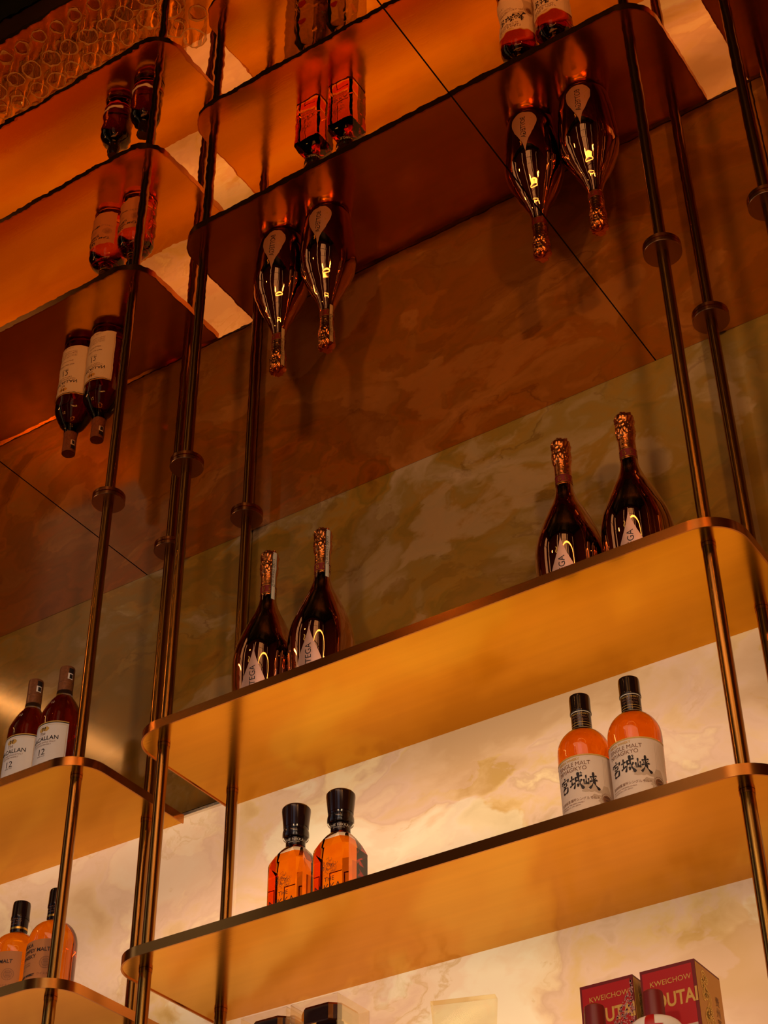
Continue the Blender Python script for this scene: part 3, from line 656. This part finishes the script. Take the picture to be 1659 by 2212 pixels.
def moutai_box(flake):
    root = empty('gift_box', (0, 0, 0)); w_, dp, h_ = .0515, .103, .285
    x0, x1 = -w_, w_
    b = MB().box((x0, 0, 0), (x1, dp, h_)).build('carton', 'darkred', root, smooth=False)
    fr = MB(); y = -.0006
    fr.box((x0+.004, y, .005), (x1-.006, 0, .175), 0); fr.box((x0+.004, y, .175), (x1-.006, 0, h_-.006), 1)
    ux, uy = (1, 0, 0), (0, 0, 1)
    fr.flat('KWEICHOW', .0135, (.004, y-.0005, .252), ux, uy, 2); fr.flat('MOUTAI', .0345, (.002, y-.0005, .212), ux, uy, 2, fat=.0009, sx=.76)
    fr.flat('\u8d35\u5dde\u8305\u53f0\u9152', .016, (0, y-.0005, .15), ux, uy, 1)
    fr.build('front_panel', ['boxwhite', 'red', 'goldink'], b, smooth=False)
    if flake:
        fk = MB(); random.seed(5)
        for k in range(2200):
            x = random.uniform(x0+.002, x1-.002); z = random.uniform(.13, .275)
            dens = .25+.75*max(0, (x-x0)/(x1-x0)) if z > .22 else .75
            if z > .226 and x < x1-.030+(.275-z)*-.3: continue
            if z > .226+(x-x1+.030)*1.6 and x < x1-.006: continue
            if random.random() > dens: continue
            q = random.uniform(.0008, .0024); n = 5; a0 = random.random()*6
            fk.add([(x+q*random.uniform(.5, 1.2)*math.cos(a0+i*1.257), y-.0009, z+q*random.uniform(.5, 1.2)*math.sin(a0+i*1.257)) for i in range(n)], [tuple(range(n))])
        fk.build('hologram_flakes', 'silverflake', b, smooth=False)
    sd = MB(); xx = x1+.0006
    sd.box((x1, .002, .004), (xx, dp-.001, h_-.004), 0)
    def scroll(cy, cz, q0, turns, dirn=1):
        n = 40; vs = []
        for i in range(n+1):
            t = i/n; a = turns*2*PI*t*dirn; q = q0*(1-.8*t)
            for e in (-.0010, .0010): vs.append((xx+.0004, cy+(q+e)*math.cos(a), cz+(q+e)*1.2*math.sin(a)))
        sd.add(vs, [(2*i, 2*i+1, 2*i+3, 2*i+2) for i in range(n)], 1)
    for (cy, cz, q) in ((.030, .262, .010), (.040, .258, .007), (.022, .248, .008), (.030, .238, .009), (.024, .226, .009), (.034, .228, .006), (.036, .198, .011), (.046, .204, .008), (.030, .186, .010), (.050, .188, .009)): scroll(cy, cz, q, 1.8)
    for k in range(4):
        n = 24; vs = []
        for i in range(n+1):
            t = i/n; z = .245-.06*t; yy = .030+.004*k+.010*math.sin(t*5)
            for e in (-.0009, .0009): vs.append((xx+.0004, yy+e, z))
        sd.add(vs, [(2*i, 2*i+1, 2*i+3, 2*i+2) for i in range(n)], 1)
    for k, ch in enumerate('\u8d35\u5dde\u8305\u53f0\u9152'): sd.flat(ch, .019, (xx+.0006, .078, .226-.020*k), (0, 1, 0), (0, 0, 1), 2, sx=.9)
    sd.build('side_panel', ['boxgold', 'scroll', 'brownink'], b, smooth=False)
    return root

def shelf_top(k): return SHELF_Z[k]+H+.0004
# -- wine bottles on the top shelf
ZT = shelf_top(0)
rz = D(14)
b0 = place(bottega(True), (-.884, -.207, ZT), rz); tag(b0, 'copper mirrored wine bottle with paper neck strip, right one of the left pair', 'bottle', 'mirrored wine bottles')
b1 = place(copy_tree(b0), (-1.040, -.205, ZT), rz+D(2)); tag(b1, 'copper mirrored wine bottle with paper neck strip, beside the dark rod', 'bottle', 'mirrored wine bottles')
b2 = place(bottega(False), (-.266, -.18, ZT), rz-D(3)); tag(b2, 'copper mirrored wine bottle with bare foil neck, left one of the right pair', 'bottle', 'mirrored wine bottles')
b3 = place(copy_tree(b2), (-.110, -.18, ZT), rz-D(3)); tag(b3, 'copper mirrored wine bottle with bare foil neck, nearest the right hand rod', 'bottle', 'mirrored wine bottles')
# -- dark bottles with white labels, left unit top shelf
a0 = place(macallan(), (-1.680, -.187, ZT)); tag(a0, 'dark whisky bottle with white 12 label touching the rod on the left top shelf', 'bottle', 'white labelled whisky bottles')
a1 = place(copy_tree(a0), (-1.786, -.186, ZT)); tag(a1, 'dark whisky bottle with white 12 label, farther from the rod on the left top shelf', 'bottle', 'white labelled whisky bottles')
a2 = place(copy_tree(a0), (.475, -.23, ZT)); tag(a2, 'whisky bottle seen only mirrored at the upper right corner beyond the thick rod', 'bottle')
# -- second shelf
ZT = shelf_top(1)
c0 = place(miyagikyo(), (-.162, -.195, ZT)); tag(c0, 'amber whisky bottle with cream label and black kanji, the right one of its pair', 'bottle', 'kanji labelled whisky bottles')
c1 = place(copy_tree(c0), (-.2705, -.193, ZT)); tag(c1, 'amber whisky bottle with cream label and black kanji, the left one of its pair', 'bottle', 'kanji labelled whisky bottles')
n0 = place(nikka(), (-.836, -.194, ZT)); tag(n0, 'square orange whisky bottle with flared dark stopper, the right one of its pair', 'bottle', 'square whisky bottles')
n1 = place(copy_tree(n0), (-.9495, -.194, ZT)); tag(n1, 'square orange whisky bottle with flared dark stopper, the left one of its pair', 'bottle', 'square whisky bottles')
f0 = place(coffey(), (-1.6150, -.192, ZT)); tag(f0, 'orange whisky bottle with tan label, half hidden behind the rod at lower left', 'bottle', 'tan labelled whisky bottles')
f1 = place(copy_tree(f0), (-1.7285, -.190, ZT)); tag(f1, 'orange whisky bottle with tan label, cut by the left edge of the photo', 'bottle', 'tan labelled whisky bottles')
# -- third shelf
ZT = shelf_top(2)
k0 = place(decanter(), (-.842, -.215, ZT)); tag(k0, 'crystal decanter with faceted chrome stopper, the right one, at the bottom edge', 'decanter', 'crystal decanters')
k1 = place(copy_tree(k0), (-.960, -.215, ZT)); tag(k1, 'crystal decanter with red seals, the left one, seen mirrored at the top', 'decanter', 'crystal decanters')
e0 = tag(place(case(), (-.842, -.215, ZT)), 'clear acrylic case around the right crystal decanter', 'case', 'acrylic cases')
e1 = tag(place(copy_tree(e0), (-.960, -.215, ZT)), 'clear acrylic case around the left crystal decanter', 'case', 'acrylic cases')
g = MB()
def fl(z, a, t): return [(-a, -t, z), (a, -t, z), (a, t, z), (-a, t, z)]
g.rings([fl(0, .034, .010), fl(.003, .036, .011), fl(.299, .0600, .011), fl(.3, .0595, .0105)])
tg = place(g.build('glass_vase', 'thinglass', smooth=False), (-.530, -.242, ZT), D(17.9)); tag(tg, 'flat flared clear glass vase standing alone at the bottom edge', 'vase')
m0 = place(moutai_box(False), (-.147, -.205, ZT)); tag(m0, 'red and gold gift box, the right one, its gold side with scrolls in view', 'box', 'liquor gift boxes')
m1 = place(moutai_box(True), (-.264, -.205, ZT)); tag(m1, 'red gift box covered in peeling pink hologram flakes, the left one', 'box', 'liquor gift boxes')
q0 = place(moutai_bottle(), (-.148, -.275, ZT)); tag(q0, 'white porcelain bottle with red cap and ribbon before the gold sided box', 'bottle', 'white porcelain bottles')
q1 = place(copy_tree(q0), (-.257, -.275, ZT)); tag(q1, 'white porcelain bottle with red cap before the flaked red box', 'bottle', 'white porcelain bottles')
h0 = place(round_dark(), (-1.595, -.235, ZT)); tag(h0, 'round dark bottle with red rings, mirrored right behind the rod at upper left', 'bottle', 'round dark bottles')
h1 = place(copy_tree(h0), (-1.728, -.225, ZT)); tag(h1, 'round dark bottle with red rings, the left one mirrored at upper left', 'bottle', 'round dark bottles')
# -- glasses on the fourth shelf, seen in the mirrored ceiling
ZT = shelf_top(3)
def tumbler(rt, rb, h_):
    m_ = MB(); m_.lathe([(0, 0), (rb*.92, 0), (rb, .003), (rb+(rt-rb)*.5, h_*.5), (rt, h_), (rt-.0016, h_)], 36)
    m_.f.pop(); m_.m.pop()      # open mouth
    for q_, z_, w_ in ((rt, h_, .0022), (rb, .004, .003)): m_.lathe([(q_-w_, z_-w_), (q_+w_*.4, z_-w_), (q_+w_*.4, z_+w_*.4), (q_-w_, z_+w_*.4), (q_-w_, z_-w_)], 36, 1); m_.f.pop(); m_.m.pop(); m_.f.pop(); m_.m.pop()
    return m_
gl0 = tumbler(.032, .026, .19).build('drinking_glass', ['thinglass', 'rim'], sharp=40)
gl1 = tumbler(.040, .030, .15).build('drinking_glass', ['thinglass', 'rim'], sharp=40)
spots = [(-1.575-.083*i+.035*(j % 2), -.325+.078*j) for i in range(11) for j in range(4)]
first = {0: gl0, 1: gl1}
for i, (x, y) in enumerate(spots):
    kind = 1 if i < 4 or i % 13 == 5 else 0
    src = gl1 if kind else gl0
    o = first.pop(kind, None) or src.copy()
    if o.name not in COL.objects: COL.objects.link(o)
    o.location = W((x+random.uniform(-.004, .004), y+random.uniform(-.004, .004), ZT))
    tag(o, ('wider' if kind else 'slim')+' clear empty glass among the rows mirrored in the upper left corner', 'glass', 'wide glasses on the lowest shelf' if kind else 'slim glasses on the lowest shelf')

# ---------------------------------------------------------------- unseen lamps of the bar room, some of them added (they shine into the picture)
def pendant(p, label, rad=.05):
    t = empty('pendant_lamp', p); tag(t, label, 'lamp')
    MB().lathe([(0, -rad)]+[(rad*math.cos(a), rad*math.sin(a)) for a in [D(-80+10*i) for i in range(17)]]+[(0, rad)], 32).build('lamp_globe', 'bulb', t)
    MB().lathe([(.022, rad*.96), (.022, rad*.96+.04), (.003, rad*.96+.045), (.003, 2.2-p[2])], 16).build('cord', 'bronze', t)
    return t
pendant((-2.05, -2.95, -1.55), 'globe pendant hanging in the room left of the camera')
wl = empty('wall_light', (-3.86, -1.9, -1.25)); tag(wl, 'long horizontal tube light on the left wall of the room', 'lamp')
wl.rotation_euler = (PI/2, 0, D(10))
MB().lathe([(0, -.42), (.018, -.42), (.018, .42), (0, .42)], 16).build('light_tube', 'bulb', wl)
wb = MB().box((-.44, -.03, -.25), (-.38, .03, .25)).build('wall_bracket', 'bronze', wl, smooth=False)
for p_, w_ in SPOTS:  # can and rod made up around each added spotlight
    v_ = (W((-.7, 0, -.55)) - W(p_)).normalized()
    ts = empty('fill_spotlight', tuple(p_)); tag(ts, 'unseen can spotlight on a drop rod, added to brighten the upper stone, %s of the camera' % ('right' if p_[0] > 1 else 'left'), 'lamp')
    ts.rotation_euler = v_.to_track_quat('-Z', 'Y').to_euler()
    MB().lathe([(0, .10), (.05, .10), (.055, .09), (.055, -.02), (.051, -.02), (.048, .05), (0, .055)], 24).build('can', 'dark', ts)
    dr = MB().lathe([(.006, .06), (.006, 3.2)], 8).build('drop_rod', 'dark', ts); dr.rotation_euler = ts.rotation_euler.to_quaternion().inverted().to_euler()
pendant((2.3, -3.2, -1.2), 'globe pendant hanging in the room right of the camera')
t = empty('added_ring_lamp', (.45, -2.75, -.70)); tag(t, 'large glowing ring lamp above the camera, added for the ring reflections', 'lamp')  # unseen ring lamp added to put ring reflections on the wine bottles
vs = []; n = 128; f = []
for i in range(n):
    a = 2*PI*i/n
    for k in range(8):
        b_ = 2*PI*k/8; q = .85+.022*math.cos(b_); vs.append((q*math.cos(a), q*math.sin(a), .022*math.sin(b_)))
for i in range(n):
    for k in range(8): f.append((i*8+k, ((i+1) % n)*8+k, ((i+1) % n)*8+(k+1) % 8, i*8+(k+1) % 8))
MB().add(vs, f).build('lamp_ring', 'ring_glow', t)
for cx in (-.85, .85): MB().lathe([(.003, 0), (.003, 2.9)], 8, cx=cx).build('cord', 'bronze', t)
bpy.context.view_layer.update()
